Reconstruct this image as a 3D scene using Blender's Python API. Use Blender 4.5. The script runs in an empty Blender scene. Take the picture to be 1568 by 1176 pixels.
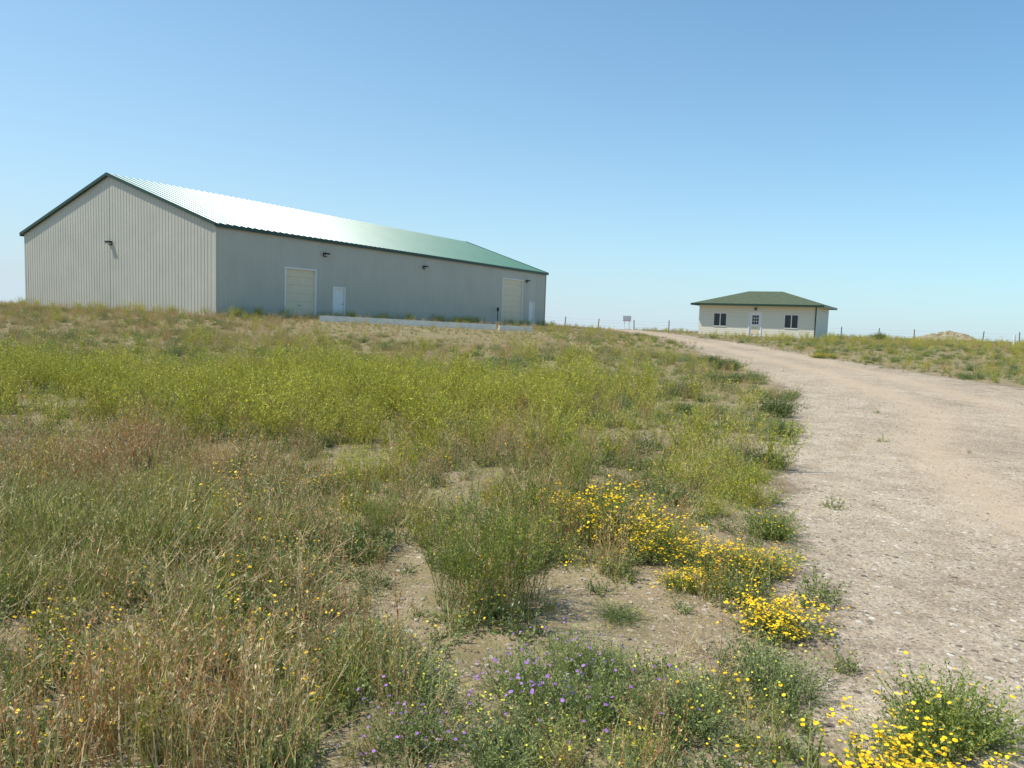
import bpy, math, random
import numpy as np
from mathutils import Matrix, Vector
rng = np.random.default_rng(7); random.seed(7)
scene = bpy.context.scene
EYE = 1.6

# ------------------------------------------------------------ helpers
def vnoise(x, y, seed=0.0):
    x = np.asarray(x, float); y = np.asarray(y, float)
    ix = np.floor(x); iy = np.floor(y); fx = x-ix; fy = y-iy
    fx = fx*fx*(3-2*fx); fy = fy*fy*(3-2*fy)
    def h(a, b):
        s = np.sin(a*127.1+b*311.7+seed*74.7)*43758.5453
        return s-np.floor(s)
    return (h(ix,iy)*(1-fx)+h(ix+1,iy)*fx)*(1-fy)+(h(ix,iy+1)*(1-fx)+h(ix+1,iy+1)*fx)*fy
def fbm(x, y, seed=0.0):
    return (vnoise(x,y,seed)+.5*vnoise(x*2.1,y*2.1,seed+3)+.25*vnoise(x*4.3,y*4.3,seed+5))/1.75
def sstep(t):
    t = np.clip(t, 0, 1); return t*t*(3-2*t)
LY = [-50,0,3,4,6,9,12.5,16.7,21.8,28.5,36.5,43,60,95]
LX = [-3,.5,1.3,1.7,2.2,3.1,4.6,6.1,6.9,7.3,8.2,8.4,9.0,10]
RY = [-50,0,10,15,18.5,23.3,28.7,37.5,44,60,95]
RX = [120,45,24,16,13.4,12.8,12.1,12.2,11.4,13,14]
def road_d(x, y):
    xl = np.interp(y, LY, LX); xr = np.interp(y, RY, RX)
    return np.minimum(x-xl, xr-x)
def height(x, y):
    x = np.asarray(x, float); y = np.asarray(y, float)
    yy = np.maximum(y, -20)
    A = .85+.40/(1+np.exp(-np.clip((-6-x+.2*(yy-45))/4, -30, 30)))
    z = A*sstep((y-2)/48)
    z = z-.009*np.maximum(y-86, 0)-.02*np.maximum(-y-10, 0)
    z = z-.006*np.maximum(np.abs(x)-70, 0)
    near = np.exp(-np.maximum(y, 0)/25)*np.exp(-np.abs(x)/40)
    rd = sstep(road_d(x, y)/1.0+.5)
    z = z+near*(1-.75*rd)*(.10*(fbm(x*.6, y*.6, 1)-.5)+.035*(fbm(x*2.6, y*2.6, 2)-.5))
    return z

class MB:
    def __init__(s): s.V=[]; s.F=[]; s.M=[]
    def face(s, pts, m=0):
        i=len(s.V); s.V.extend([tuple(p) for p in pts]); s.F.append(tuple(range(i,i+len(pts)))); s.M.append(m)
    def box(s, x0,x1,y0,y1,z0,z1,m=0):
        i=len(s.V)
        s.V.extend([(x0,y0,z0),(x1,y0,z0),(x1,y1,z0),(x0,y1,z0),(x0,y0,z1),(x1,y0,z1),(x1,y1,z1),(x0,y1,z1)])
        for f in [(0,3,2,1),(4,5,6,7),(0,1,5,4),(1,2,6,5),(2,3,7,6),(3,0,4,7)]:
            s.F.append(tuple(i+k for k in f)); s.M.append(m)
    def tube(s, p0, p1, r0, r1, m=0, n=3):
        p0=np.array(p0,float); p1=np.array(p1,float); d=p1-p0; d/=max(np.linalg.norm(d),1e-6)
        a=np.cross(d,(0.3,.9,.1)); a/=max(np.linalg.norm(a),1e-6); b=np.cross(d,a)
        i=len(s.V)
        for p,r in((p0,r0),(p1,r1)):
            for k in range(n):
                t=2*math.pi*k/n; s.V.append(tuple(p+r*(math.cos(t)*a+math.sin(t)*b)))
        for k in range(n):
            s.F.append((i+k,i+(k+1)%n,i+n+(k+1)%n,i+n+k)); s.M.append(m)
        if n>4:
            s.F.append(tuple(i+n+k for k in range(n))); s.M.append(m)
    def mesh(s, name, mats):
        me=bpy.data.meshes.new(name); me.from_pydata(s.V,[],s.F)
        for m in mats: me.materials.append(m)
        me.polygons.foreach_set('material_index', np.array(s.M,dtype=np.int32)); me.update()
        return me
def obj(name, me, loc=(0,0,0), parent=None, rot=(0,0,0), link=True):
    o=bpy.data.objects.new(name, me); o.location=loc; o.rotation_euler=rot
    if link: scene.collection.objects.link(o)
    if parent: o.parent=parent
    return o
def empty(name, loc, rz=0):
    o=bpy.data.objects.new(name, None); o.location=loc; o.rotation_euler=(0,0,rz)
    o.empty_display_size=.3; scene.collection.objects.link(o); return o

# ------------------------------------------------------------ materials
def newmat(name):
    m=bpy.data.materials.new(name); m.use_nodes=True; nt=m.node_tree
    b=nt.nodes['Principled BSDF']; return m, nt, b
def noise_node(nt, scale, detail=3, vec=None, rough=.55):
    n=nt.nodes.new('ShaderNodeTexNoise'); n.inputs['Scale'].default_value=scale
    n.inputs['Detail'].default_value=detail; n.inputs['Roughness'].default_value=rough
    if vec is not None: nt.links.new(vec, n.inputs['Vector'])
    return n
def ramp(nt, src, stops):
    r=nt.nodes.new('ShaderNodeValToRGB'); e=r.color_ramp.elements
    while len(e)<len(stops): e.new(.5)
    for k,(p,c) in enumerate(stops):
        e[k].position=p; e[k].color=(*c,1) if len(c)==3 else c
    nt.links.new(src, r.inputs[0]); return r
def mixc(nt, fac, a, b, mode='MIX'):
    m=nt.nodes.new('ShaderNodeMix'); m.data_type='RGBA'; m.blend_type=mode
    for inp,val in ((m.inputs[0],fac),(m.inputs[6],a),(m.inputs[7],b)):
        if isinstance(val,(int,float)): inp.default_value=val
        elif isinstance(val,tuple): inp.default_value=(*val,1)
        else: nt.links.new(val, inp)
    return m.outputs[2]
def math_node(nt, op, a, b=None, clamp=False):
    m=nt.nodes.new('ShaderNodeMath'); m.operation=op; m.use_clamp=clamp
    for k,val in enumerate((a,b)):
        if val is None: continue
        if isinstance(val,(int,float)): m.inputs[k].default_value=val
        else: nt.links.new(val, m.inputs[k])
    return m.outputs[0]
def wpos(nt):
    return nt.nodes.new('ShaderNodeNewGeometry').outputs['Position']
def leafmat(name, ca, cb, tr=.2, rough=.5, gain=1.0):
    m,nt,b=newmat(name)
    oi=nt.nodes.new('ShaderNodeObjectInfo')
    n=noise_node(nt, 1.1, 1, wpos(nt)); n2=noise_node(nt, 26, 0, wpos(nt))
    f=math_node(nt,'ADD', math_node(nt,'MULTIPLY',oi.outputs['Random'],.5), math_node(nt,'MULTIPLY',n.outputs[0],.9))
    f=math_node(nt,'SUBTRACT', f, .2, True)
    c=mixc(nt, f, ca, cb)
    v=math_node(nt,'ADD', math_node(nt,'MULTIPLY', n2.outputs[0], 1.25*gain), .38*gain)
    hs=nt.nodes.new('ShaderNodeHueSaturation'); nt.links.new(c,hs.inputs['Color']); nt.links.new(v,hs.inputs['Value'])
    c=hs.outputs[0]
    nt.links.new(c,b.inputs['Base Color']); b.inputs['Roughness'].default_value=rough
    b.inputs['Specular IOR Level'].default_value=.3
    t=nt.nodes.new('ShaderNodeBsdfTranslucent'); nt.links.new(c,t.inputs[0])
    mx=nt.nodes.new('ShaderNodeMixShader'); mx.inputs[0].default_value=tr
    nt.links.new(b.outputs[0],mx.inputs[1]); nt.links.new(t.outputs[0],mx.inputs[2])
    nt.links.new(mx.outputs[0], nt.nodes['Material Output'].inputs[0])
    return m
def plain(name, col, rough=.6, metal=0, var=.12, nscale=3, bump=0, bscale=40, spec=.4):
    m,nt,b=newmat(name)
    n=noise_node(nt, nscale, 4, wpos(nt))
    dark=tuple(c*(1-var) for c in col); lite=tuple(min(1,c*(1+var)) for c in col)
    r=ramp(nt, n.outputs[0], [(.3,dark),(.7,lite)])
    nt.links.new(r.outputs[0], b.inputs['Base Color'])
    b.inputs['Roughness'].default_value=rough; b.inputs['Metallic'].default_value=metal
    b.inputs['Specular IOR Level'].default_value=spec
    if bump:
        n2=noise_node(nt,bscale,3,wpos(nt)); bp=nt.nodes.new('ShaderNodeBump')
        bp.inputs['Strength'].default_value=bump; bp.inputs['Distance'].default_value=.02
        nt.links.new(n2.outputs[0],bp.inputs['Height']); nt.links.new(bp.outputs[0],b.inputs['Normal'])
    return m

M_grassG = leafmat('grass_green', (.17,.235,.045),(.36,.37,.085))
M_grassO = leafmat('grass_olive', (.34,.31,.09),(.52,.43,.15))
M_red    = leafmat('grass_red',   (.46,.20,.085),(.60,.36,.15), .2)
M_straw  = leafmat('straw',       (.58,.45,.22),(.76,.62,.35), .2)
M_sage   = leafmat('sage_leaf',   (.22,.265,.11),(.37,.40,.17))
M_weed   = leafmat('weed_leaf',   (.13,.20,.045),(.29,.34,.085))
M_clov   = leafmat('clover_leaf', (.36,.37,.055),(.58,.52,.09))
M_dark   = leafmat('shrub_leaf',  (.10,.15,.04),(.20,.24,.07))
M_yel    = leafmat('yellow_petal',(.92,.53,.012),(.95,.66,.02), .2,gain=1.1)
M_yel2   = leafmat('lemon_petal', (.78,.70,.05),(.84,.76,.10), .2)
M_pur    = leafmat('purple_petal',(.34,.14,.50),(.46,.24,.62), .25)
M_twig   = leafmat('twig',        (.22,.14,.09),(.38,.26,.17), .05)
MATS=[M_grassG,M_grassO,M_red,M_straw,M_sage,M_weed,M_clov,M_dark,M_yel,M_yel2,M_pur,M_twig]
G,O,R,S,SG,W,C,DK,Y,Y2,PU,T=range(12)

def soil_nodes(nt, b, gravel):
    p=wpos(nt)
    big=noise_node(nt,.35,4,p); mid=noise_node(nt,2.5,5,p,.65); fine=noise_node(nt,45,4,p,.7)
    base=ramp(nt, mid.outputs[0], [(.28,(.36,.28,.20)),(.5,(.50,.405,.295)),(.72,(.60,.50,.38))] if gravel
              else [(.25,(.27,.195,.13)),(.5,(.38,.29,.20)),(.75,(.48,.385,.28))]).outputs[0]
    f=ramp(nt, fine.outputs[0], [(.3,(.55,.55,.55)),(.7,(1.3,1.3,1.3))]).outputs[0]
    c=mixc(nt,.95,base,f,'MULTIPLY')
    h=None
    for sc_,th,am in ((52,.5 if gravel else .62,.85),(21,.80 if gravel else .85,.9)):
        v=nt.nodes.new('ShaderNodeTexVoronoi'); v.inputs['Scale'].default_value=sc_; nt.links.new(p,v.inputs['Vector'])
        sep=nt.nodes.new('ShaderNodeSeparateColor'); nt.links.new(v.outputs['Color'],sep.inputs[0])
        stone=ramp(nt, sep.outputs[0], [(0,(.13,.10,.08)),(.4,(.34,.27,.21)),(.7,(.60,.52,.43)),(1,(.76,.71,.63))]).outputs[0]
        isst=math_node(nt,'GREATER_THAN', sep.outputs[1], th)
        near=math_node(nt,'LESS_THAN', v.outputs['Distance'], .42)
        msk=math_node(nt,'MULTIPLY',math_node(nt,'MULTIPLY',isst,near),am)
        c=mixc(nt,msk,c,stone); h=msk if h is None else math_node(nt,'ADD',h,msk)
    c=mixc(nt,.7,c,ramp(nt,big.outputs[0],[(.3,(.80,.76,.72)),(.7,(1.14,1.12,1.08))]).outputs[0],'MULTIPLY')
    h=math_node(nt,'ADD', math_node(nt,'MULTIPLY',h,.7), math_node(nt,'MULTIPLY',fine.outputs[0],.8))
    h=math_node(nt,'ADD', h, math_node(nt,'MULTIPLY',mid.outputs[0],3.0))
    bp=nt.nodes.new('ShaderNodeBump'); bp.inputs['Strength'].default_value=1.0; bp.inputs['Distance'].default_value=.018
    nt.links.new(h,bp.inputs['Height']); nt.links.new(bp.outputs[0],b.inputs['Normal'])
    b.inputs['Roughness'].default_value=.95; b.inputs['Specular IOR Level'].default_value=.1
    return c, p, mid, big

Mg,nt,b=newmat('prairie_soil')
c,p,mid,big=soil_nodes(nt,b,False)
at=nt.nodes.new('ShaderNodeAttribute'); at.attribute_name='veg'
ln=noise_node(nt,1.3,5,p,.65)
lit=ramp(nt, ln.outputs[0], [(.3,(.15,.145,.055)),(.5,(.26,.22,.095)),(.7,(.37,.29,.15))]).outputs[0]
nn=noise_node(nt,6,4,p,.7)
fac=math_node(nt,'MULTIPLY', at.outputs['Fac'], math_node(nt,'MULTIPLY',math_node(nt,'SUBTRACT',nn.outputs[0],.26),2.8,True),True)
c=mixc(nt,fac,c,lit); nt.links.new(c,b.inputs['Base Color'])

Mr,nt,b=newmat('gravel_road_surface')
c,p,mid,big=soil_nodes(nt,b,True)
tr=nt.nodes.new('ShaderNodeAttribute'); tr.attribute_name='track'
tn=noise_node(nt,3,4,p,.6)
tf=math_node(nt,'MULTIPLY',tr.outputs['Fac'],math_node(nt,'ADD',tn.outputs[0],.3),True)
c=mixc(nt,tf,c,(.56,.425,.295)); nt.links.new(c,b.inputs['Base Color'])
at=nt.nodes.new('ShaderNodeAttribute'); at.attribute_name='edge'
n1=noise_node(nt,1.6,6,p,.7)
al=math_node(nt,'ADD', at.outputs['Fac'], math_node(nt,'MULTIPLY',math_node(nt,'SUBTRACT',n1.outputs[0],.5),1.6))
al=math_node(nt,'MULTIPLY',math_node(nt,'SUBTRACT',al,.35),3,True)
nt.links.new(al,b.inputs['Alpha'])

# ------------------------------------------------------------ ground
k=.022
xs=4.5*np.sinh(np.arange(-325,326)*k)
jmin=int(-math.asinh(60/4.5)/k)
ys=5+4.5*np.sinh(np.arange(jmin,325)*k)
X,Yg=np.meshgrid(xs,ys); Z=height(X,Yg)
nx=len(xs); ny=len(ys)
verts=np.stack([X.ravel(),Yg.ravel(),Z.ravel()],1)
ii,jj=np.meshgrid(np.arange(nx-1),np.arange(ny-1))
a=(jj*nx+ii).ravel(); faces=np.stack([a,a+1,a+1+nx,a+nx],1)
def npmesh(name, verts, faces, mat):
    me=bpy.data.meshes.new(name)
    me.vertices.add(len(verts)); me.vertices.foreach_set('co',verts.ravel().astype(np.float32))
    me.loops.add(faces.size); me.loops.foreach_set('vertex_index',faces.ravel().astype(np.int32))
    me.polygons.add(len(faces)); me.polygons.foreach_set('loop_start',np.arange(0,faces.size,faces.shape[1],dtype=np.int32))
    me.update(calc_edges=True); me.validate()
    me.polygons.foreach_set('use_smooth',np.ones(len(me.polygons),dtype=bool))
    me.materials.append(mat); return me
me=npmesh('ground',verts,faces,Mg)
rd=road_d(verts[:,0],verts[:,1])
vg=np.clip(.45+(-rd)*.35,0,1)*np.clip(.5+verts[:,1]/18,0,1)
me.attributes.new('veg','FLOAT','POINT').data.foreach_set('value',vg.astype(np.float32))
obj('ground',me)
ok=(rd>-.9)&(verts[:,1]<94)&(verts[:,1]>-40)
fk=faces[ok[faces].all(1)]
u,inv=np.unique(fk,return_inverse=True)
rv=verts[u].copy(); rv[:,2]+=.005
me=npmesh('gravel_road',rv,inv.reshape(-1,4),Mr)
me.attributes.new('edge','FLOAT','POINT').data.foreach_set('value',np.clip((rd[u]+.7)/1.4,0,1).astype(np.float32))
xl=np.interp(rv[:,1],[0,4,6.3,8,10,14,22,40,90],[5.2,4.6,4.4,4.9,5.6,8.0,9.2,9.6,11.2])
tr=.9*np.exp(-((rv[:,0]-xl)/.45)**2)+.8*np.exp(-((rv[:,0]-xl-1.8)/.4)**2)
me.attributes.new('track','FLOAT','POINT').data.foreach_set('value',np.clip(tr,0,1).astype(np.float32))
obj('gravel_road',me)

# ------------------------------------------------------------ plant prototypes
def rnd(a,b): return random.uniform(a,b)
def blade(mb,p,az,h,w,bend,m):
    ca,sa=math.cos(az),math.sin(az); pr=None
    wd=(-sa,ca)
    for t in (0,.4,.75,1):
        r=bend*h*t*t; z=h*(t-.25*bend*t*t); ww=w*(1-t**1.5)*.5
        q=(p[0]+ca*r,p[1]+sa*r,p[2]+z)
        a_=(q[0]+wd[0]*ww,q[1]+wd[1]*ww,q[2]); b_=(q[0]-wd[0]*ww,q[1]-wd[1]*ww,q[2])
        if pr:
            if t<1: mb.face([pr[1],pr[0],a_,b_],m)
            else: mb.face([pr[1],pr[0],q],m)
        pr=(a_,b_)
def leaf(mb,p,d,L,Wd,m):
    d=np.array(d,float); d/=max(np.linalg.norm(d),1e-6)
    s=np.cross(d,np.random.randn(3)); s/=max(np.linalg.norm(s),1e-6)
    p=np.array(p)
    mb.face([p,p+d*L*.5+s*Wd*.5,p+d*L,p+d*L*.5-s*Wd*.5],m)
def flower(mb,p,r,m,n=5):
    p=np.array(p); nrm=np.array([rnd(-.5,.5),rnd(-.5,.5),1]); nrm/=np.linalg.norm(nrm)
    a=np.cross(nrm,(1,.1,0)); a/=np.linalg.norm(a); b=np.cross(nrm,a)
    mb.face([p+r*(math.cos(2*math.pi*k/n)*a+math.sin(2*math.pi*k/n)*b) for k in range(n)],m)
def sprig(mb,p,d,L,nl,ll,lw,ms,mst,droop=0,r=.0018,spread=.9,t0=.15,tipm=None):
    p=np.array(p,float); d=np.array(d,float); d/=np.linalg.norm(d)
    pts=[p]; cur=d.copy(); n=3 if L>.12 else 2
    for k in range(n):
        cur=cur+np.array([rnd(-.12,.12),rnd(-.12,.12),-droop*.3+.08]); cur/=np.linalg.norm(cur)
        pts.append(pts[-1]+cur*L/n)
    for k in range(n): mb.tube(pts[k],pts[k+1],r*(1-k*.25),r*(1-(k+1)*.25),mst)
    for k in range(nl):
        t=t0+(1-t0)*random.random(); s=t*n; i=min(int(s),n-1); q=pts[i]*(1-(s-i))+pts[i+1]*(s-i)
        dd=(pts[i+1]-pts[i])/np.linalg.norm(pts[i+1]-pts[i])+np.random.randn(3)*spread
        leaf(mb,q,dd,ll*rnd(.6,1.3)*(1.15-.5*t),lw*rnd(.7,1.2),random.choice(ms) if tipm is None or t<.75 else tipm)
    return pts[-1]
np.random.seed(3)
def hemi(minz=.15):
    az=rnd(0,2*math.pi); z=rnd(minz,1); h=math.sqrt(1-z*z); return (h*math.cos(az),h*math.sin(az),z)

protos={}
def add_proto(col, mb):
    c=protos.get(col)
    if c is None: c=bpy.data.collections.new(col); protos[col]=c
    o=bpy.data.objects.new(col+'_clump',mb.mesh(col+'_clump',MATS)); c.objects.link(o)
def disc(r):
    a=rnd(0,6.283); q=r*math.sqrt(random.random()); return (q*math.cos(a),q*math.sin(a),-.01)
for v in range(5):   # green/olive grass tufts
    mb=MB()
    for i in range(54): blade(mb,disc(.08),rnd(0,6.28),rnd(.06,.26),rnd(.003,.006),rnd(.1,1.0),random.choice([G,O,G,S]) if v%2 else random.choice([G,G,O]))
    for i in range(6): sprig(mb,disc(.05),(rnd(-.35,.35),rnd(-.35,.35),1),rnd(.18,.38),9,.014,.004,[O,S],O,t0=.6,spread=.35,r=.001)
    add_proto('prairie_grass',mb)
for v in range(5):   # red/dry grass
    mb=MB(); cc=[[R,R,S],[R,S,O],[S,S,R],[R,R,S],[O,R,S]][v]
    for i in range(26): blade(mb,disc(.08),rnd(0,6.28),rnd(.08,.22),rnd(.002,.0045),rnd(.1,.8),random.choice(cc+[O,G]))
    for i in range(16): sprig(mb,disc(.09),(rnd(-.4,.4),rnd(-.4,.4),1),rnd(.18,.38),14,.019,.0045,cc,random.choice(cc),t0=.5,spread=.4,r=.0011)
    add_proto('dry_prairie_grass',mb)
for v in range(5):   # low weeds
    mb=MB()
    for i in range(28): sprig(mb,disc(.07),hemi(.12),rnd(.06,.18),14,.022,.008,[SG,SG,W] if v<3 else [W,G,SG],T if v%2 else SG,r=.0014)
    if v==2:
        for i in range(8): d=hemi(.4); flower(mb,(d[0]*.12,d[1]*.12,.05+d[2]*.09),.006,Y)
    add_proto('low_weeds',mb)
for v in range(4):   # yellow-green sweet clover
    mb=MB()
    for i in range(13):
        d=(rnd(-.5,.5),rnd(-.5,.5),1); p0=disc(.06); L=rnd(.28,.58)
        sprig(mb,p0,d,L,22,.030,.010,[C,C,G],C,r=.0018,spread=.7,tipm=C)
        for j in range(3):
            t=rnd(.3,.8); q=np.array(p0)+np.array(d)/np.linalg.norm(d)*L*t
            sprig(mb,q,(d[0]+rnd(-.8,.8),d[1]+rnd(-.8,.8),.9),L*.35,12,.022,.007,[C],C,r=.001,spread=.6,tipm=Y2 if v%2 else C)
    add_proto('sweet_clover',mb)
for v in range(4):   # small yellow wildflowers
    mb=MB()
    for i in range(26):
        e=sprig(mb,disc(.06),hemi(.3),rnd(.08,.2),9,.02,.006,[W,SG,G],W,r=.0013)
        if random.random()<.45: flower(mb,e,rnd(.006,.010),Y,6)
    add_proto('yellow_wildflowers',mb)
for v in range(3):   # dead stalks
    mb=MB()
    for i in range(10):
        d=(rnd(-.7,.7),rnd(-.7,.7),1); e=sprig(mb,disc(.05),d,rnd(.10,.34),5,.02,.003,[S,T],random.choice([S,S,T]),r=.0018,spread=.9)
        for j in range(3): sprig(mb,e,(d[0]+rnd(-.9,.9),d[1]+rnd(-.9,.9),.6),.08,5,.014,.004,[S,R],S,r=.001)
    for i in range(18):
        a=disc(.16); az=rnd(0,6.28); mb.tube((a[0],a[1],.008),(a[0]+.14*math.cos(az),a[1]+.14*math.sin(az),rnd(.01,.07)),.0018,.001,random.choice([S,T,S]))
    add_proto('dead_stalks',mb)
Mst=plain('stone',(.40,.34,.27),.9,var=.6,nscale=14,spec=.1)
for v in range(5):
    mb=MB(); n1,n2=7,4; pts=[]
    for i in range(n2+1):
        ph=math.pi*i/n2
        for j in range(n1):
            th=2*math.pi*j/n1; r=1+rnd(-.2,.2)
            pts.append((r*math.sin(ph)*math.cos(th),r*math.sin(ph)*math.sin(th)*.8,r*math.cos(ph)*.55))
    mb.V=pts
    for i in range(n2):
        for j in range(n1):
            mb.F.append((i*n1+j,(i+1)*n1+j,(i+1)*n1+(j+1)%n1,i*n1+(j+1)%n1)); mb.M.append(0)
    cst=protos.get('gravel_stones') or bpy.data.collections.new('gravel_stones'); protos['gravel_stones']=cst
    cst.objects.link(bpy.data.objects.new('stone_piece',mb.mesh('stone_piece',[Mst])))
def bush(R,H,ns,nl,ll,lw,ms,mst,fl=None,fp=0,fr=.009,base=.3):
    mb=MB()
    lob=[(rnd(0,6.28),rnd(.75,1.15)) for _ in range(5)]
    for i in range(ns):
        d=hemi(.12); az=math.atan2(d[1],d[0]); k_=1+.22*math.sin(2*az+lob[0][0])+.15*math.sin(3*az+lob[1][0])+.12*math.sin(5*az+lob[2][0])
        b0=disc(R*base); q=np.array([d[0]*R*k_,d[1]*R*k_,d[2]*H*(.85+.3*random.random())])*rnd(.65,1.12)
        L=np.linalg.norm(q)
        e=sprig(mb,b0,q/L+np.array([0,0,.15]),L,nl,ll,lw,ms,mst,r=.0018,spread=.8)
        if fl is not None:
            nf=0
            while random.random()<fp and nf<5:
                flower(mb,e+np.random.randn(3)*np.array([.018,.018,.008]),rnd(.7,1.2)*fr,fl,6); nf+=1
    return mb
for v in range(4): add_proto('sage_clumps',bush(.26,.2,120,15,.03,.010,[[SG,SG,W],[W,SG,G],[W,G,C],[DK,W,SG]][v],SG,base=.5))

def scatter(name, P, scl, colname=None, tilt=.15, sink=.0):
    n=len(P)
    me=bpy.data.meshes.new(name); me.vertices.add(n)
    co=np.zeros((n,3)); co[:,:2]=P; co[:,2]=height(P[:,0],P[:,1])-sink
    me.vertices.foreach_set('co',co.ravel().astype(np.float32))
    rot=np.stack([rng.normal(0,tilt,n),rng.normal(0,tilt,n),rng.uniform(0,6.283,n)],1)
    me.attributes.new('rot','FLOAT_VECTOR','POINT').data.foreach_set('vector',rot.ravel().astype(np.float32))
    me.attributes.new('scl','FLOAT','POINT').data.foreach_set('value',np.asarray(scl,dtype=np.float32))
    me.attributes.new('idx','INT','POINT').data.foreach_set('value',rng.integers(0,20,n).astype(np.int32))
    o=obj(name,me)
    ng=bpy.data.node_groups.new(name+'_scatter','GeometryNodeTree')
    ng.interface.new_socket('Geometry',in_out='INPUT',socket_type='NodeSocketGeometry')
    ng.interface.new_socket('Geometry',in_out='OUTPUT',socket_type='NodeSocketGeometry')
    N=ng.nodes; L=ng.links
    gi=N.new('NodeGroupInput'); go=N.new('NodeGroupOutput')
    ip=N.new('GeometryNodeInstanceOnPoints'); ci=N.new('GeometryNodeCollectionInfo')
    ci.inputs['Collection'].default_value=protos[colname or name]
    ci.inputs['Separate Children'].default_value=True; ci.inputs['Reset Children'].default_value=True
    def attr(nm,t):
        a=N.new('GeometryNodeInputNamedAttribute'); a.data_type=t; a.inputs['Name'].default_value=nm
        return [s for s in a.outputs if s.name=='Attribute' and s.enabled][0]
    L.new(gi.outputs[0],ip.inputs['Points']); L.new(ci.outputs[0],ip.inputs['Instance'])
    ip.inputs['Pick Instance'].default_value=True
    L.new(attr('idx','INT'),ip.inputs['Instance Index'])
    L.new(attr('rot','FLOAT_VECTOR'),ip.inputs['Rotation'])
    L.new(attr('scl','FLOAT'),ip.inputs['Scale'])
    L.new(ip.outputs[0],go.inputs[0])
    md=o.modifiers.new('scatter','NODES'); md.node_group=ng
    return o

def band(y0,y1,dens):
    wmax=.85*y1+2
    n=int((y1-y0)*2*wmax*dens)
    p=np.stack([rng.uniform(-wmax,wmax,n),rng.uniform(y0,y1,n)],1)
    return p[np.abs(p[:,0])<.76*p[:,1]+1.5]
bands=[band(1.8,5,85),band(5,9,52),band(9,16,26),band(16,28,12),band(28,50,5.5),band(50,100,1.8)]
P=np.concatenate(bands); x,y=P[:,0],P[:,1]
def patch(cx,cy,rx,ry): return np.exp(-(((x-cx)/rx)**2+((y-cy)/ry)**2))
cL=np.array([.503,.864]); cG=np.array([-.864,.503])
def inside(px,py,cx,cy,lx,ly,m=.1):
    dx=px-cx; dy=py-cy; a_=dx*cL[0]+dy*cL[1]; b_=dx*cG[0]+dy*cG[1]
    return (a_>-m)&(a_<lx+m)&(b_>-m)&(b_<ly+m)
curbline=(x>-11.8)&(x<1.5)&(y>43.0+(x+11.4)*.14)&(y<44.4+(x+11.4)*.14)
excl=inside(x,y,-17.4,43.8,40.9,20.7)|inside(x,y,24.9,62,7,9.8)|curbline
rdraw=road_d(x,y)
rdp=rdraw+ .9*(fbm(x*.9,y*.9,9)-.5)*2*np.clip(y/10,.3,1)
keep=np.clip(.55-rdp*1.6,0,1)
onroad=rdp>.3
keep=np.where(onroad,.010,keep)
bare=fbm(x*.6,y*.6,21); bare2=fbm(x*1.9,y*1.9,22)
mixn=bare*.5+bare2*.5
cov=sstep((mixn-.415)/.09)
cov=np.maximum(cov,np.clip((y-8)/28,0,.85)*sstep((mixn-.28)/.12)+np.clip((y-30)/40,0,.3))
right=sstep((x-9)/3)*(y>15)
cov=cov*(1-.12*right)
edge=(np.clip((rdraw+1.3)/1.3,0,1))*(y<7.5)
cov=cov*(1-.7*np.exp(-(((x-1.05)/.7)**2+((y-3.9)/.7)**2)))*(1-.65*edge)
cov=np.clip(cov+patch(-2.8,4.6,1.1,1.0)+.9*patch(-3.2,14,3.2,4)+.6*patch(-1.1,2.7,.5,.5),.10,1)
sel=(rng.random(len(P))<keep*cov)&~excl
P=P[sel]; x,y=P[:,0],P[:,1]; onroad=onroad[sel]; mixn=mixn[sel]; rdraw=rdraw[sel]; right=right[sel]
n1=fbm(x*.28,y*.28,31); n2=fbm(x*.33,y*.33,37); n3=fbm(x*.25,y*.25,41); n4=fbm(x*.7,y*.7,43)
far=sstep((y-20)/10); left=sstep((5-x)/8); near=np.exp(-(y/7)**2)
wG=.6+.9*sstep((n1-.5)/.15)+6*patch(-2.9,4.6,1.2,1.1)+.1*far+.5*near
wD=.45+1.8*sstep((n2-.48)/.12)*(1-.55*near)+7*patch(-3.6,6.9,1.0,.8)+2.2*patch(-1.1,2.7,.45,.45)+far*(.9+4*left)*sstep((n4-.22)/.2)+3*patch(-12,32,14,6)+right*.6
wL=1.5+1.9*sstep((n3-.45)/.13)+2*patch(6,14,4,8)-.3*far+.8*right+.5*near
wC=.05+1.0*sstep((n4-.60)/.08)*sstep(y/8)*(1-.3*right)+8*patch(-3.2,13.5,3.2,3.6)+2*patch(-1.5,9.5,1.5,1.3)+4*patch(-9.5,14.5,1.4,2.5)+.3*far*sstep((n1-.55)/.06)+.5*right+.6*patch(1.6,7,.7,1.0)
wY=.25+.4*sstep((n1-.55)/.1)+1.0*patch(-2.2,6.2,1.3,1)+.8*patch(-2,3.2,.8,.8)+.8*patch(.9,5.2,.7,.7)+.5*patch(20,35,12,12)
wX=.55*np.exp(-y/6)+1.0*patch(-1.4,3.4,1,1)+.12
Wt=np.stack([wG,wD,wL,wC,wY,wX],1); Wt=np.maximum(Wt,0.001); Wt/=Wt.sum(1,keepdims=True)
ch=(rng.random((len(P),1))>np.cumsum(Wt,1)).sum(1)
sc=rng.uniform(.6,1.15,len(P))*(1+.25*sstep((y-8)/25))
sc=sc*(.55+.55*fbm(x*1.1,y*1.1,51)+.8*np.clip((mixn-.38)/.2,0,1)*.6)
q_=x/y
low=np.exp(-((q_+.12)/.16)**4)*sstep((y-24)/6)*(y<48)
sc=sc*(1-.42*low)*np.where(y>28,.85,1)
nr=np.exp(-np.maximum(-rdraw,0)/2.5)*sstep((y-14)/8)
sc=sc*(1-.45*nr)*(1-.15*right)
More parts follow.
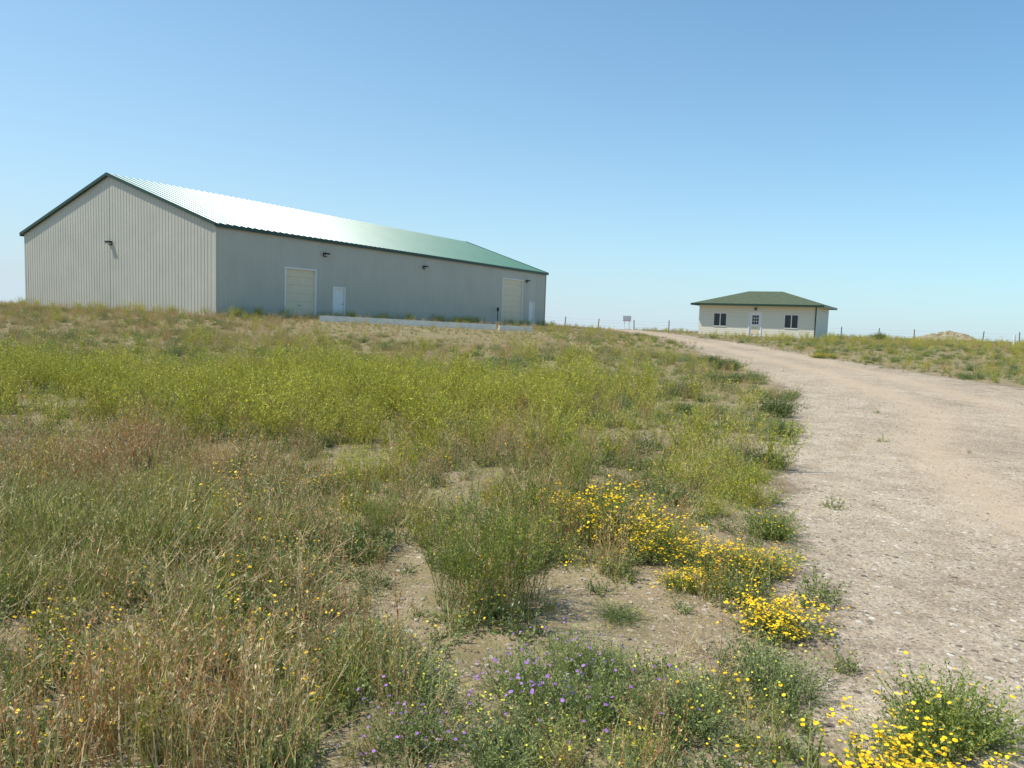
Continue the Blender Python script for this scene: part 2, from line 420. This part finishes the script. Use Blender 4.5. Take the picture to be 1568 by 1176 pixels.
sc=np.where(onroad,sc*.45,sc)
names=['prairie_grass','dry_prairie_grass','low_weeds','sweet_clover','yellow_wildflowers','dead_stalks']
for k_,nm in enumerate(names):
    q=ch==k_
    s_=sc[q]; yy=y[q]; xx=x[q]
    if nm=='sweet_clover': s_=s_*np.where(yy<8,.6,1.0)
    if nm=='low_weeds': s_=s_*np.where(yy>8,1.2,1)
    if nm=='prairie_grass': s_=s_*(1+.8*np.exp(-(((xx+2.9)/1.1)**2+((yy-4.7)/1.)**2)))
    if nm=='dry_prairie_grass': s_=s_*(1+.4*np.exp(-(((xx+3.6)/1)**2+((yy-6.7)/1.)**2))+.4*np.exp(-(((xx+1.1)/.6)**2+((yy-2.7)/.6)**2)))
    s_=np.where(yy<2.3,s_*.7,s_)
    scatter(nm,P[q],s_)
# sage clumps
n=3000
ps=np.stack([rng.uniform(-40,45,n),3.5+rng.random(n)**1.5*46],1)
ps=ps[(np.abs(ps[:,0])<.78*ps[:,1]+1.6)&(road_d(ps[:,0],ps[:,1])<-.15)&~inside(ps[:,0],ps[:,1],-17.4,43.8,40.9,20.7)]
ps=ps[fbm(ps[:,0]*.5,ps[:,1]*.5,81)>.42]
ps=ps[~((ps[:,0]>-12.5)&(ps[:,0]<2)&(ps[:,1]>32))]
ps=ps[~((ps[:,1]<5)&(rng.random(len(ps))<.4))]
scatter('sage_clumps',ps,rng.uniform(.45,1.35,len(ps))*np.where(ps[:,1]<12,.7,1),tilt=.08)
# stones
n=30000
ps=np.stack([rng.uniform(-3,13,n),2.0+rng.random(n)**1.4*14],1)
ps=ps[(np.abs(ps[:,0])<.85*ps[:,1]+1)]
kp=np.where(road_d(ps[:,0],ps[:,1])>-.6,1,.6); ps=ps[rng.random(len(ps))<kp]
scatter('gravel_stones',ps,(.003+.011*rng.random(len(ps))**2.6)*(1+.05*ps[:,1]),tilt=.3,sink=-.003)
# tall weeds along the warehouse
tw=[]
for i in range(260):
    t=rng.uniform(0,41); o_=-rng.uniform(.2,1.2)
    if 4.9<t<8.2 and rng.random()<.8: continue
    if fbm(t*.35,0,61)<.42: continue
    tw.append((-17.4+.503*t-.864*o_, 43.8+.864*t+.503*o_))
for i in range(50):
    t=rng.uniform(-.2,21); o_=-rng.uniform(.2,.8)
    tw.append((-17.4-.864*t+.503*o_, 43.8+.503*t+.864*o_))
tw=np.array(tw); scatter('wall_side_weeds',tw,rng.uniform(.6,1.6,len(tw)),'sweet_clover')

B={}
B['yellow']=bush(.42,.42,380,16,.028,.007,[G,W,C],W,Y,.62,.0095,.4).mesh('wildflower_bush_a',MATS)
B['yellow2']=bush(.32,.22,340,14,.024,.006,[W,G,SG],W,Y,.76,.0095,.4).mesh('wildflower_bush_b',MATS)
B['few']=bush(.34,.26,340,17,.026,.008,[W,W,G],W,Y,.18,.009,.4).mesh('wildflower_bush_c',MATS)
B['sage']=bush(.33,.24,320,18,.022,.006,[SG,SG,W],SG,Y2,.22,.006,.5).mesh('sage_bush',MATS)
B['purple']=bush(.32,.28,240,16,.024,.007,[SG,W,SG],W,PU,.28,.009,.6).mesh('purple_flower',MATS)
B['dark']=bush(.5,.42,300,18,.045,.016,[DK,DK,W],T).mesh('road_shrub',MATS)
B['clover']=bush(.42,.6,180,22,.026,.007,[C,C,G],C,Y2,.5,.006,.4).mesh('clover_bush',MATS)
def put(name,key,x_,y_,s=1,sz=1,rz=None):
    o=obj(name,B[key],(x_,y_,float(height(x_,y_))-.01),rot=(0,0,rnd(0,6.28) if rz is None else rz)); o.scale=(s,s,s*sz)
for a_ in [(.72,5.3,.95,1.15),(1.02,5.0,.8,.95),(.45,5.7,.6,1.2),(1.38,4.65,.8,.75),(1.12,4.4,.5,.7),(1.70,4.8,.55,.7),(11.8,28.9,1.0,.6),(12.5,29.4,.8,.6)]:
    put('yellow_wildflower_bush','yellow',*a_)
for a_ in [(1.44,3.8,.8,1),(1.38,2.40,.9,1),(1.68,2.28,.7,1)]:
    put('yellow_wildflower_bush','yellow2',*a_)
for a_ in [(1.80,2.85,.95,1),(1.58,2.72,.6,1),(-1.9,3.2,.8,.8),(2.0,5.6,.8,1.1),(-1.5,4.3,.8,.9)]:
    put('leafy_wildflower_bush','few',*a_)
for a_ in [(1.22,3.2,.85,.95),(.72,2.85,.85,1),(.05,2.55,.9,1),(.9,3.1,.5,1),(-.35,3.0,.75,.9),(-.6,3.5,.6,.8),(.45,3.3,.6,.9),(-.2,4.6,.9,1),(.5,2.45,.7,1),(.62,3.9,.5,.8)]:
    put('sage_bush','sage',*a_)
for a_ in [(.3,2.85,.95,1.1),(.1,3.05,.7,1.2),(-.32,2.65,.7,1.1),(.35,3.25,.6,1.3)]:
    put('purple_wildflower','purple',*a_)
for a_ in [(4.5,12.6,.85,1.15),(4.9,17.7,1.1,.75),(5.6,18.6,.8,.8),(6.3,22,1.1,.8),(3.6,15.4,.9,.7),(3.9,10.6,.6,.9),(2.9,8.3,.6,.9),(6.6,25,.9,.7),(3.0,12.8,.8,.6),(32.2,66.0,1.5,1.2),(33.2,68.5,1.6,.9)]:
    put('road_side_shrub','dark',*a_)
for a_ in [(2.15,6.5,.7,1.0),(1.9,6.9,.8,.9),(1.7,6.1,.6,.9),(2.5,7.5,.6,.8),(14.2,18.0,.8,.5),(-.1,6.3,.6,.9),(-1.8,9.0,1,1),(-2.8,9.8,1,1.1),(-.9,8.4,.8,1),(-3.6,8.6,.8,.9)]:
    put('sweet_clover_bush','clover',*a_)
mb=MB()
for i in range(34):
    d=np.array([rnd(-.5,.5),rnd(-.5,.5),1]); p0=np.array(disc(.10)); L=rnd(.45,.92); dn=d/np.linalg.norm(d)
    sprig(mb,p0,d,L,26,.030,.005,[W,G,C,O],G,r=.0024,spread=.6)
    for j in range(9):
        t=rnd(.3,.95); q=p0+dn*L*t
        sprig(mb,q,(d[0]+rnd(-.7,.7),d[1]+rnd(-.7,.7),1),L*rnd(.12,.28),14,.018,.004,[W,C,G,C],G,r=.0011,spread=.5)
tall=mb.mesh('tall_weed',MATS)
for (a_,b_,s_) in [(-.12,3.85,.98),(-.30,4.0,.75),(.10,4.15,.85),(.2,5.4,.85),(-1.3,3.1,.55),(-.9,5.0,.6),(.55,6.6,.8)]:
    o=obj('tall_weed',tall,(a_,b_,float(height(a_,b_))-.01),rot=(0,0,rnd(0,6))); o.scale=(s_,s_,s_)

# ------------------------------------------------------------ warehouse
ROT=math.atan2(.864,.503)
M_wall=plain('beige_steel_siding',(.48,.455,.385),.45,var=.05,nscale=.6,spec=.4)
M_trim=plain('dark_green_trim',(.018,.05,.033),.4,var=.1)
M_door=plain('cream_overhead_door',(.72,.61,.44),.5,var=.04)
M_white=plain('white_paint',(.78,.78,.76),.5,var=.04)
M_dk=plain('dark_metal',(.03,.03,.03),.5)
M_seam=plain('door_seam',(.50,.42,.30),.6)
M_conc=plain('concrete',(.60,.58,.53),.85,var=.12,nscale=6,bump=.3)
M_lens=plain('lamp_lens',(.5,.5,.45),.2)
Mroof,nt,b=newmat('green_metal_roof')
n=noise_node(nt,.5,4,wpos(nt)); r=ramp(nt,n.outputs[0],[(.3,(.020,.14,.06)),(.7,(.035,.18,.08))])
nt.links.new(r.outputs[0],b.inputs['Base Color']); b.inputs['Roughness'].default_value=.30
b.inputs['Specular IOR Level'].default_value=.7; b.inputs['Coat Weight'].default_value=1; b.inputs['Coat Roughness'].default_value=.20; b.inputs['Coat IOR'].default_value=1.7
Wh=empty('metal_warehouse',(-17.4,43.8,0),ROT)
LEN,WID=40.9,20.7; E=6.5; PK=9.95; Z0=.5; FL=1.22
def ribs(L, openings, pitch=.3, hw=.05, out=.02):
    pts={0:0.,L:0.}
    kk=pitch/2
    while kk<L:
        if not any(o[0]-.12<kk<o[1]+.12 for o in openings):
            pts[kk-hw]=0; pts[kk-hw*.4]=out; pts[kk+hw*.4]=out; pts[kk+hw]=0
        kk+=pitch
    for o in openings: pts[o[0]]=0; pts[o[1]]=0
    return sorted(pts.items())
ops=[(5.27,7.87,FL+3.15),(9.62,10.68,FL+2.12),(32.2,36.0,FL+4.2),(37.5,38.5,FL+2.1)]
mb=MB()
pr=ribs(LEN,ops)
for (a0,o0),(a1,o1) in zip(pr[:-1],pr[1:]):
    m_=(a0+a1)/2; zb=Z0
    for o in ops:
        if o[0]<m_<o[1]: zb=o[2]
    mb.face([(a0,-o0,zb),(a1,-o1,zb),(a1,-o1,E),(a0,-o0,E)],0)
for o in ops:
    mb.face([(o[0],0,Z0),(o[0],0,o[2]),(o[0],.12,o[2]),(o[0],.12,Z0)],1)
    mb.face([(o[1],0,Z0),(o[1],.12,Z0),(o[1],.12,o[2]),(o[1],0,o[2])],1)
    mb.face([(o[0],0,o[2]),(o[1],0,o[2]),(o[1],.12,o[2]),(o[0],.12,o[2])],1)
    w=.09
    mb.box(o[0]-w,o[0]-.002,-.035,-.002,Z0,o[2]+w,1); mb.box(o[1]+.002,o[1]+w,-.035,-.002,Z0,o[2]+w,1)
    mb.box(o[0]-.002,o[1]+.002,-.035,-.002,o[2]+.002,o[2]+w,1)
obj('long_wall',mb.mesh('long_wall',[M_wall,M_white]),parent=Wh)
mb=MB()
top=lambda s: E+(PK-E)*(1-abs(s-WID/2)/(WID/2))
pr=ribs(WID,[]) ; pts=dict(pr); pts[WID/2]=pts.get(WID/2,0.); pr=sorted(pts.items())
for (a0,o0),(a1,o1) in zip(pr[:-1],pr[1:]):
    mb.face([(-o0,a0,Z0),(-o0,a0,top(a0)),(-o1,a1,top(a1)),(-o1,a1,Z0)],0)
mb.face([(LEN,0,Z0),(LEN,WID,Z0),(LEN,WID,E),(LEN,WID/2,PK),(LEN,0,E)],0)
mb.face([(0,WID,Z0),(LEN,WID,Z0),(LEN,WID,E),(0,WID,E)],0)
obj('gable_walls',mb.mesh('gable_walls',[M_wall]),parent=Wh)
mb=MB(); mb.box(-.045,.09,-.045,-.034,Z0,E-.02,0); mb.box(-.045,-.034,-.034,.09,Z0,E-.02,0)
mb.box(LEN-.09,LEN+.04,-.045,-.034,Z0,E-.02,0)
obj('corner_trim',mb.mesh('corner_trim',[M_wall]),parent=Wh)
mb=MB(); OV=.18; sl=(PK-E)/(WID/2); zr=lambda s: PK+.09-sl*abs(s-WID/2)
pts={-OV:0.,LEN+OV:0.}; kk=.1
while kk<LEN: pts[kk-.055]=0;pts[kk-.020]=.038;pts[kk+.020]=.038;pts[kk+.055]=0; kk+=.5
pr=sorted(pts.items())
for (a0,o0),(a1,o1) in zip(pr[:-1],pr[1:]):
    for s0,s1 in ((-OV,WID/2),(WID/2,WID+OV)):
        mb.face([(a0,s0,zr(s0)+o0),(a1,s0,zr(s0)+o1),(a1,s1,zr(s1)+o1),(a0,s1,zr(s1)+o0)],0)
obj('roof_panels',mb.mesh('roof_panels',[Mroof]),parent=Wh)
mb=MB()
mb.box(-OV,LEN+OV,-OV-.03,-OV-.003,zr(-OV)-.20,zr(-OV)+.02,0)
mb.box(-OV,LEN+OV,WID+OV+.003,WID+OV+.03,zr(-OV)-.20,zr(-OV)+.02,0)
mb.face([(-OV,-OV-.03,zr(-OV)-.18),(LEN+OV,-OV-.03,zr(-OV)-.18),(LEN+OV,.0,E-.1),(-OV,.0,E-.1)],0)
for xx in (-OV-.03,LEN+OV+.003):
    for s0,s1 in ((-OV-.03,WID/2),(WID/2,WID+OV+.03)):
        za,zb=zr(s0)+.05,zr(s1)+.05
        for x_ in (xx,xx+.027):
            mb.face([(x_,s0,za-.20),(x_,s1,zb-.20),(x_,s1,zb),(x_,s0,za)],0)
        mb.face([(xx,s0,za),(xx+.10,s0,za),(xx+.10,s1,zb),(xx,s1,zb)],0)
        mb.face([(xx,s0,za-.20),(0 if xx<0 else LEN,s0,za-.20),(0 if xx<0 else LEN,s1,zb-.20),(xx,s1,zb-.20)],0)
obj('roof_trim',mb.mesh('roof_trim',[M_trim]),parent=Wh)
for i,o in enumerate(ops):
    mb=MB(); big=i in(0,2)
    if big:
        mb.box(o[0],o[1],.10,.14,Z0,o[2],0); zz=FL+.53
        while zz<o[2]-.1: mb.box(o[0],o[1],.094,.0985,zz,zz+.022,1); zz+=.53
        mb.box((o[0]+o[1])/2-.08,(o[0]+o[1])/2+.08,.07,.0985,FL+.8,FL+.83,2)
        obj('overhead_door',mb.mesh('overhead_door',[M_door,M_seam,M_dk]),parent=Wh)
    else:
        mb.box(o[0],o[1],.07,.11,Z0,o[2],0)
        for (u0,u1,v0,v1) in ((.15,.45,.2,.85),(.6,.9,.2,.85),(.15,.45,1.05,1.85),(.6,.9,1.05,1.85)):
            mb.box(o[0]+u0,o[0]+u1,.06,.0685,FL+v0,FL+v1,0)
        mb.box(o[1]-.14,o[1]-.09,.02,.0685,FL+1.0,FL+1.06,1)
        obj('entry_door',mb.mesh('entry_door',[M_white,M_dk]),parent=Wh)
def walllamp(px_,py_,pz,ax):
    mb=MB()
    if ax=='y':
        mb.box(px_-.16,px_+.16,-.10,-.032,pz-.1,pz+.14,0); mb.box(px_-.19,px_+.19,-.34,-.1,pz+.03,pz+.15,0)
        mb.box(px_-.15,px_+.15,-.30,-.1,pz-.05,pz+.03,1)
    else:
        mb.box(-.10,-.032,py_-.16,py_+.16,pz-.1,pz+.14,0); mb.box(-.34,-.1,py_-.19,py_+.19,pz+.03,pz+.15,0)
        mb.box(-.30,-.1,py_-.15,py_+.15,pz-.05,pz+.03,1)
    obj('wall_lamp',mb.mesh('wall_lamp',[M_dk,M_lens]),parent=Wh)
for t_,z_ in ((8.7,5.5),(19.8,5.5),(36.8,5.4)): walllamp(t_,0,z_,'y')
walllamp(0,10.2,5.6,'x')
mb=MB(); mb.tube((30.9,-.35,Z0),(30.9,-.35,2.5),.04,.04,0,8); mb.box(30.82,30.98,-.43,-.27,2.3,2.65,0)
obj('utility_pipe',mb.mesh('utility_pipe',[M_dk]),parent=Wh)
Mcurb=plain('whitewashed_concrete',(.72,.70,.64),.85,var=.12,nscale=4)
def curb(p0,p1,nm='concrete_curb',h=.36):
    mb=MB(); n=12; p0=np.array(p0);p1=np.array(p1); d=(p1-p0)/np.linalg.norm(p1-p0); s=np.array([-d[1],d[0]])
    rings=[]
    for i in range(n+1):
        q=p0+(p1-p0)*i/n; z=float(height(q[0],q[1]))
        rings.append([(q[0]-s[0]*.12,q[1]-s[1]*.12,z-.1),(q[0]-s[0]*.12,q[1]-s[1]*.12,z+h),(q[0]+s[0]*.12,q[1]+s[1]*.12,z+h),(q[0]+s[0]*.12,q[1]+s[1]*.12,z-.1)])
    for a_,b_ in zip(rings[:-1],rings[1:]):
        for k_ in range(3): mb.face([a_[k_],b_[k_],b_[k_+1],a_[k_+1]],0)
    mb.face(rings[0],0); mb.face(rings[-1][::-1],0)
    obj(nm,mb.mesh(nm,[Mcurb]))
curb((-11.4,44.0),(-1.1,45.7),h=.33); curb((-.9,45.3),(1.1,45.7),h=.30)

# ------------------------------------------------------------ house
Hs=empty('small_house',(24.9,62,0),ROT)
HW,HD=9.8,6.9; HF=.83; HE=3.5
Msd,nt,b=newmat('lap_siding')
tc=nt.nodes.new('ShaderNodeTexCoord'); sx=nt.nodes.new('ShaderNodeSeparateXYZ'); nt.links.new(tc.outputs['Object'],sx.inputs[0])
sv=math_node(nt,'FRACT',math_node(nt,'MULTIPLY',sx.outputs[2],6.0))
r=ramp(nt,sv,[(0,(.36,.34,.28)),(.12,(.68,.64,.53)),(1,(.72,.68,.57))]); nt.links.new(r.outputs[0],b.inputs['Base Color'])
bp=nt.nodes.new('ShaderNodeBump'); bp.inputs['Distance'].default_value=.02; bp.inputs['Strength'].default_value=.6; bp.invert=True
nt.links.new(sv,bp.inputs['Height']); nt.links.new(bp.outputs[0],b.inputs['Normal']); b.inputs['Roughness'].default_value=.6
Mgl,nt,b=newmat('window_glass'); b.inputs['Base Color'].default_value=(.012,.015,.018,1); b.inputs['Roughness'].default_value=.08
Msh,nt,b=newmat('green_shingles')
n=noise_node(nt,5,5,wpos(nt),.7); r=ramp(nt,n.outputs[0],[(.3,(.065,.085,.05)),(.7,(.12,.145,.09))]); nt.links.new(r.outputs[0],b.inputs['Base Color']); b.inputs['Roughness'].default_value=.9; b.inputs['Specular IOR Level'].default_value=.2
wins=[(7.33,8.5,HF+.78,HF+1.95),(1.39,2.53,HF+.78,HF+1.95)]; dr=(4.43,5.38,HF,HF+2.05)
mb=MB(); cuts=sorted([0,HW]+[v for w in wins+[dr] for v in w[:2]])
for a0,a1 in zip(cuts[:-1],cuts[1:]):
    m_=(a0+a1)/2; op=[w for w in wins+[dr] if w[0]<m_<w[1]]
    def q(z0,z1): mb.face([(0,a0,z0),(0,a0,z1),(0,a1,z1),(0,a1,z0)],0)
    if op: w=op[0]; q(.4,w[2]); q(w[3],HE)
    else: q(.4,HE)
for w in wins+[dr]:
    for pts_ in ([(0,w[0],w[2]),(.1,w[0],w[2]),(.1,w[0],w[3]),(0,w[0],w[3])],[(0,w[1],w[2]),(.1,w[1],w[2]),(.1,w[1],w[3]),(0,w[1],w[3])],
                 [(0,w[0],w[3]),(.1,w[0],w[3]),(.1,w[1],w[3]),(0,w[1],w[3])],[(0,w[0],w[2]),(.1,w[0],w[2]),(.1,w[1],w[2]),(0,w[1],w[2])]): mb.face(pts_,0)
mb.face([(0,0,.4),(HD,0,.4),(HD,0,HE),(0,0,HE)],0); mb.face([(0,HW,.4),(HD,HW,.4),(HD,HW,HE),(0,HW,HE)],0)
mb.face([(HD,0,.4),(HD,HW,.4),(HD,HW,HE),(HD,0,HE)],0)
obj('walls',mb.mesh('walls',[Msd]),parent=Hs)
for w in wins:
    mb=MB(); mb.box(.07,.09,w[0],w[1],w[2],w[3],0)
    f=.05; mb.box(-.03,.065,w[0],w[0]+f,w[2],w[3],1); mb.box(-.03,.065,w[1]-f,w[1],w[2],w[3],1)
    mb.box(-.03,.065,w[0]+f,w[1]-f,w[3]-f,w[3],1); mb.box(-.05,.065,w[0]+f,w[1]-f,w[2],w[2]+f,1)
    m_=(w[0]+w[1])/2; mb.box(.0,.062,m_-.035,m_+.035,w[2]+f,w[3]-f,1)
    obj('window',mb.mesh('window',[Mgl,M_white]),parent=Hs)
mb=MB(); mb.box(.05,.09,dr[0],dr[1],dr[2]-.2,dr[3],0)
for r_ in range(3):
    for c_ in range(3): mb.box(.04,.0485,dr[0]+.2+c_*.19,dr[0]+.36+c_*.19,HF+1.05+r_*.27,HF+1.28+r_*.27,1)
mb.box(.035,.0485,dr[0]+.18,dr[1]-.18,HF+.2,HF+.85,2)
for (p_,q_) in ((dr[0]-.08,dr[0]-.002),(dr[1]+.002,dr[1]+.08)): mb.box(-.04,-.002,p_,q_,HF-.2,dr[3]+.08,0)
mb.box(-.04,-.002,dr[0]-.002,dr[1]+.002,dr[3]+.002,dr[3]+.08,0); mb.box(-.9,-.01,dr[0]-.2,dr[1]+.2,.5,HF-.06,3)
obj('front_door',mb.mesh('front_door',[M_white,Mgl,M_door,M_conc]),parent=Hs)
mb=MB(); OVH=.6; e0,e1,f0,f1=-OVH,HD+OVH,-OVH,HW+OVH; RZ=HE+1.35; hd=(e1-e0)/2
c0=(e0+hd,f0+hd,RZ); c1=(e0+hd,f1-hd,RZ); ez=HE+.08
A_=(e0,f0,ez);B_=(e0,f1,ez);C_=(e1,f1,ez);D_=(e1,f0,ez)
mb.face([A_,c0,c1,B_],0); mb.face([B_,c1,C_],0); mb.face([C_,c1,c0,D_],0); mb.face([D_,c0,A_],0)
obj('hip_roof',mb.mesh('hip_roof',[Msh]),parent=Hs)
mb=MB(); t=.03
mb.box(e0-t,e0-.002,f0-t,f1+t,HE-.08,ez+.02,0); mb.box(e1+.002,e1+t,f0-t,f1+t,HE-.08,ez+.02,0)
mb.box(e0,e1,f0-t,f0-.002,HE-.08,ez+.02,0); mb.box(e0,e1,f1+.002,f1+t,HE-.08,ez+.02,0)
mb.face([(e0,f0,HE-.01),(e1,f0,HE-.01),(e1,f1,HE-.01),(e0,f1,HE-.01)],1)
mb.box(-.08,-.005,.02,.1,HF-.2,HE-.02,0)
mb.box(-.16,-.005,dr[0]+.4,dr[0]+.55,dr[3]+.2,dr[3]+.42,0)
obj('fascia_and_downspout',mb.mesh('fascia',[M_trim,M_door]),parent=Hs)

# ------------------------------------------------------------ fence, hoop, mound, post
M_post=plain('weathered_post',(.22,.17,.13),.9)
F=empty('wire_fence',(0,0,0)); mb=MB(); pp=[]
for i in range(22):
    fx=2+i*4.4+rnd(-.3,.3); fy=95-.04*i+rnd(-.2,.2); z=float(height(fx,fy)); pp.append((fx,fy,z))
    mb.tube((fx,fy,z-.2),(fx+rnd(-.09,.09),fy,z+rnd(1.2,1.4)),.07,.06,0,6)
for h_ in (.35,.7,1.05):
    for a_,b_ in zip(pp[:-1],pp[1:]): mb.tube((a_[0],a_[1],a_[2]+h_),(b_[0],b_[1],b_[2]+h_),.006,.006,0,3)
obj('posts_and_wires',mb.mesh('fence',[M_post]),parent=F)
hx,hy=13.2,88; hz=float(height(hx,hy)); Hp=empty('basketball_hoop',(hx,hy,hz),.15)
mb=MB()
mb.tube((-.3,.02,-.1),(-.3,.02,1.2),.045,.045,0,6); mb.tube((.3,.02,-.1),(.3,.02,1.2),.045,.045,0,6)
for (a_,b_,c_,d_) in ((-.5,-.42,.95,1.6),(.42,.5,.95,1.6),(-.42,.42,1.52,1.6),(-.42,.42,.95,1.03),(-.26,-.2,1.1,1.42),(.2,.26,1.1,1.42),(-.2,.2,1.36,1.42)): mb.box(a_,b_,-.03,.03,c_,d_,0)
mb.box(-.42,.42,.0,.01,1.03,1.52,2)
for k_ in range(12):
    a0=2*math.pi*k_/12;a1=a0+2*math.pi/12
    mb.tube((.2*math.cos(a0),-.25+.2*math.sin(a0),1.06),(.2*math.cos(a1),-.25+.2*math.sin(a1),1.06),.015,.015,1,4)
obj('backboard_and_rim',mb.mesh('hoop',[M_white,plain('orange_rim',(.6,.12,.02),.5),plain('board_panel',(.72,.74,.76),.4)]),parent=Hp)
mb=MB(); n1,n2=56,24; vv=[]
for i in range(n1+1):
    for j in range(n2+1):
        a_=-1+2*i/n1; b_=-1+2*j/n2; px_=49.3+a_*3.6; py_=86+b_*2
        h_=max(0,(1-a_**4)*(1-b_*b_))*(.55+.9*float(fbm(a_*3.2,b_*2,71)))*(.95 if a_>.1 else .5+.4*(a_+1)) + (.30*float(fbm(a_*11,b_*6,72))-.14)
        vv.append((px_,py_,float(height(px_,py_))+h_-.1))
mb.V=vv
for i in range(n1):
    for j in range(n2):
        k_=i*(n2+1)+j; mb.F.append((k_,k_+n2+1,k_+n2+2,k_+1)); mb.M.append(0)
obj('dirt_mound',mb.mesh('dirt_mound',[plain('mound_soil',(.29,.24,.145),.95,var=.5,nscale=2.2,bump=.5,bscale=6)]))
mb=MB(); z=float(height(40,60)); mb.tube((40,60,z-.1),(40,60,z+.85),.09,.09,0,10); obj('white_marker_post',mb.mesh('post',[M_white]))

# ------------------------------------------------------------ light, sky
sd=Vector((-.515,-.031,.857)).normalized()
sun=bpy.data.lights.new('sun','SUN'); sun.energy=5.0; sun.angle=math.radians(.53); sun.color=(1,.95,.85)
so=bpy.data.objects.new('sun',sun); so.rotation_euler=sd.to_track_quat('Z','Y').to_euler(); so.location=(-20,0,40); scene.collection.objects.link(so)
w=bpy.data.worlds.new('World'); scene.world=w; w.use_nodes=True; nt=w.node_tree
sky=nt.nodes.new('ShaderNodeTexSky'); sky.sky_type='NISHITA'; sky.sun_disc=False
sky.sun_elevation=math.asin(sd.z); sky.sun_rotation=math.atan2(sd.x,sd.y)
sky.altitude=1200; sky.air_density=1.0; sky.dust_density=.8; sky.ozone_density=1.5
STR=.13
tint=mixc(nt,1.0,sky.outputs[0],(.70,1.28,1.42),'MULTIPLY')
tc=nt.nodes.new('ShaderNodeTexCoord'); sx=nt.nodes.new('ShaderNodeSeparateXYZ'); nt.links.new(tc.outputs['Generated'],sx.inputs[0])
zc=math_node(nt,'MAXIMUM',sx.outputs[2],0.0)
hz_=math_node(nt,'POWER',2.718,math_node(nt,'MULTIPLY',zc,-7.0))
lf=math_node(nt,'ADD',math_node(nt,'MULTIPLY',sx.outputs[0],-.55),.60)
hf=math_node(nt,'ADD',math_node(nt,'MULTIPLY',hz_,.72),math_node(nt,'MULTIPLY',math_node(nt,'MULTIPLY',lf,.50),math_node(nt,'POWER',2.718,math_node(nt,'MULTIPLY',zc,-1.6))),True)
fin=mixc(nt,hf,tint,(.63/STR,.77/STR,.845/STR))
bg=nt.nodes['Background']; bg.inputs[1].default_value=STR; nt.links.new(fin,bg.inputs[0])

# ------------------------------------------------------------ camera
cam=bpy.data.cameras.new('camera'); cam.sensor_width=36; cam.lens=26.31; cam.clip_end=8000; cam.clip_start=.05
co=bpy.data.objects.new('camera',cam); scene.collection.objects.link(co); scene.camera=co
p_=math.radians(4.94); r_=math.radians(1.95)
right0=Vector((1,0,0)); up0=Vector((0,math.sin(p_),math.cos(p_))); fwd=Vector((0,math.cos(p_),-math.sin(p_)))
cr=right0*math.cos(r_)+up0*math.sin(r_); cu=-right0*math.sin(r_)+up0*math.cos(r_)
m=Matrix((cr,cu,-fwd)).transposed().to_4x4(); m.translation=Vector((0,0,EYE)); co.matrix_world=m
scene.view_settings.view_transform='Standard'; scene.view_settings.look='None'; scene.view_settings.exposure=0
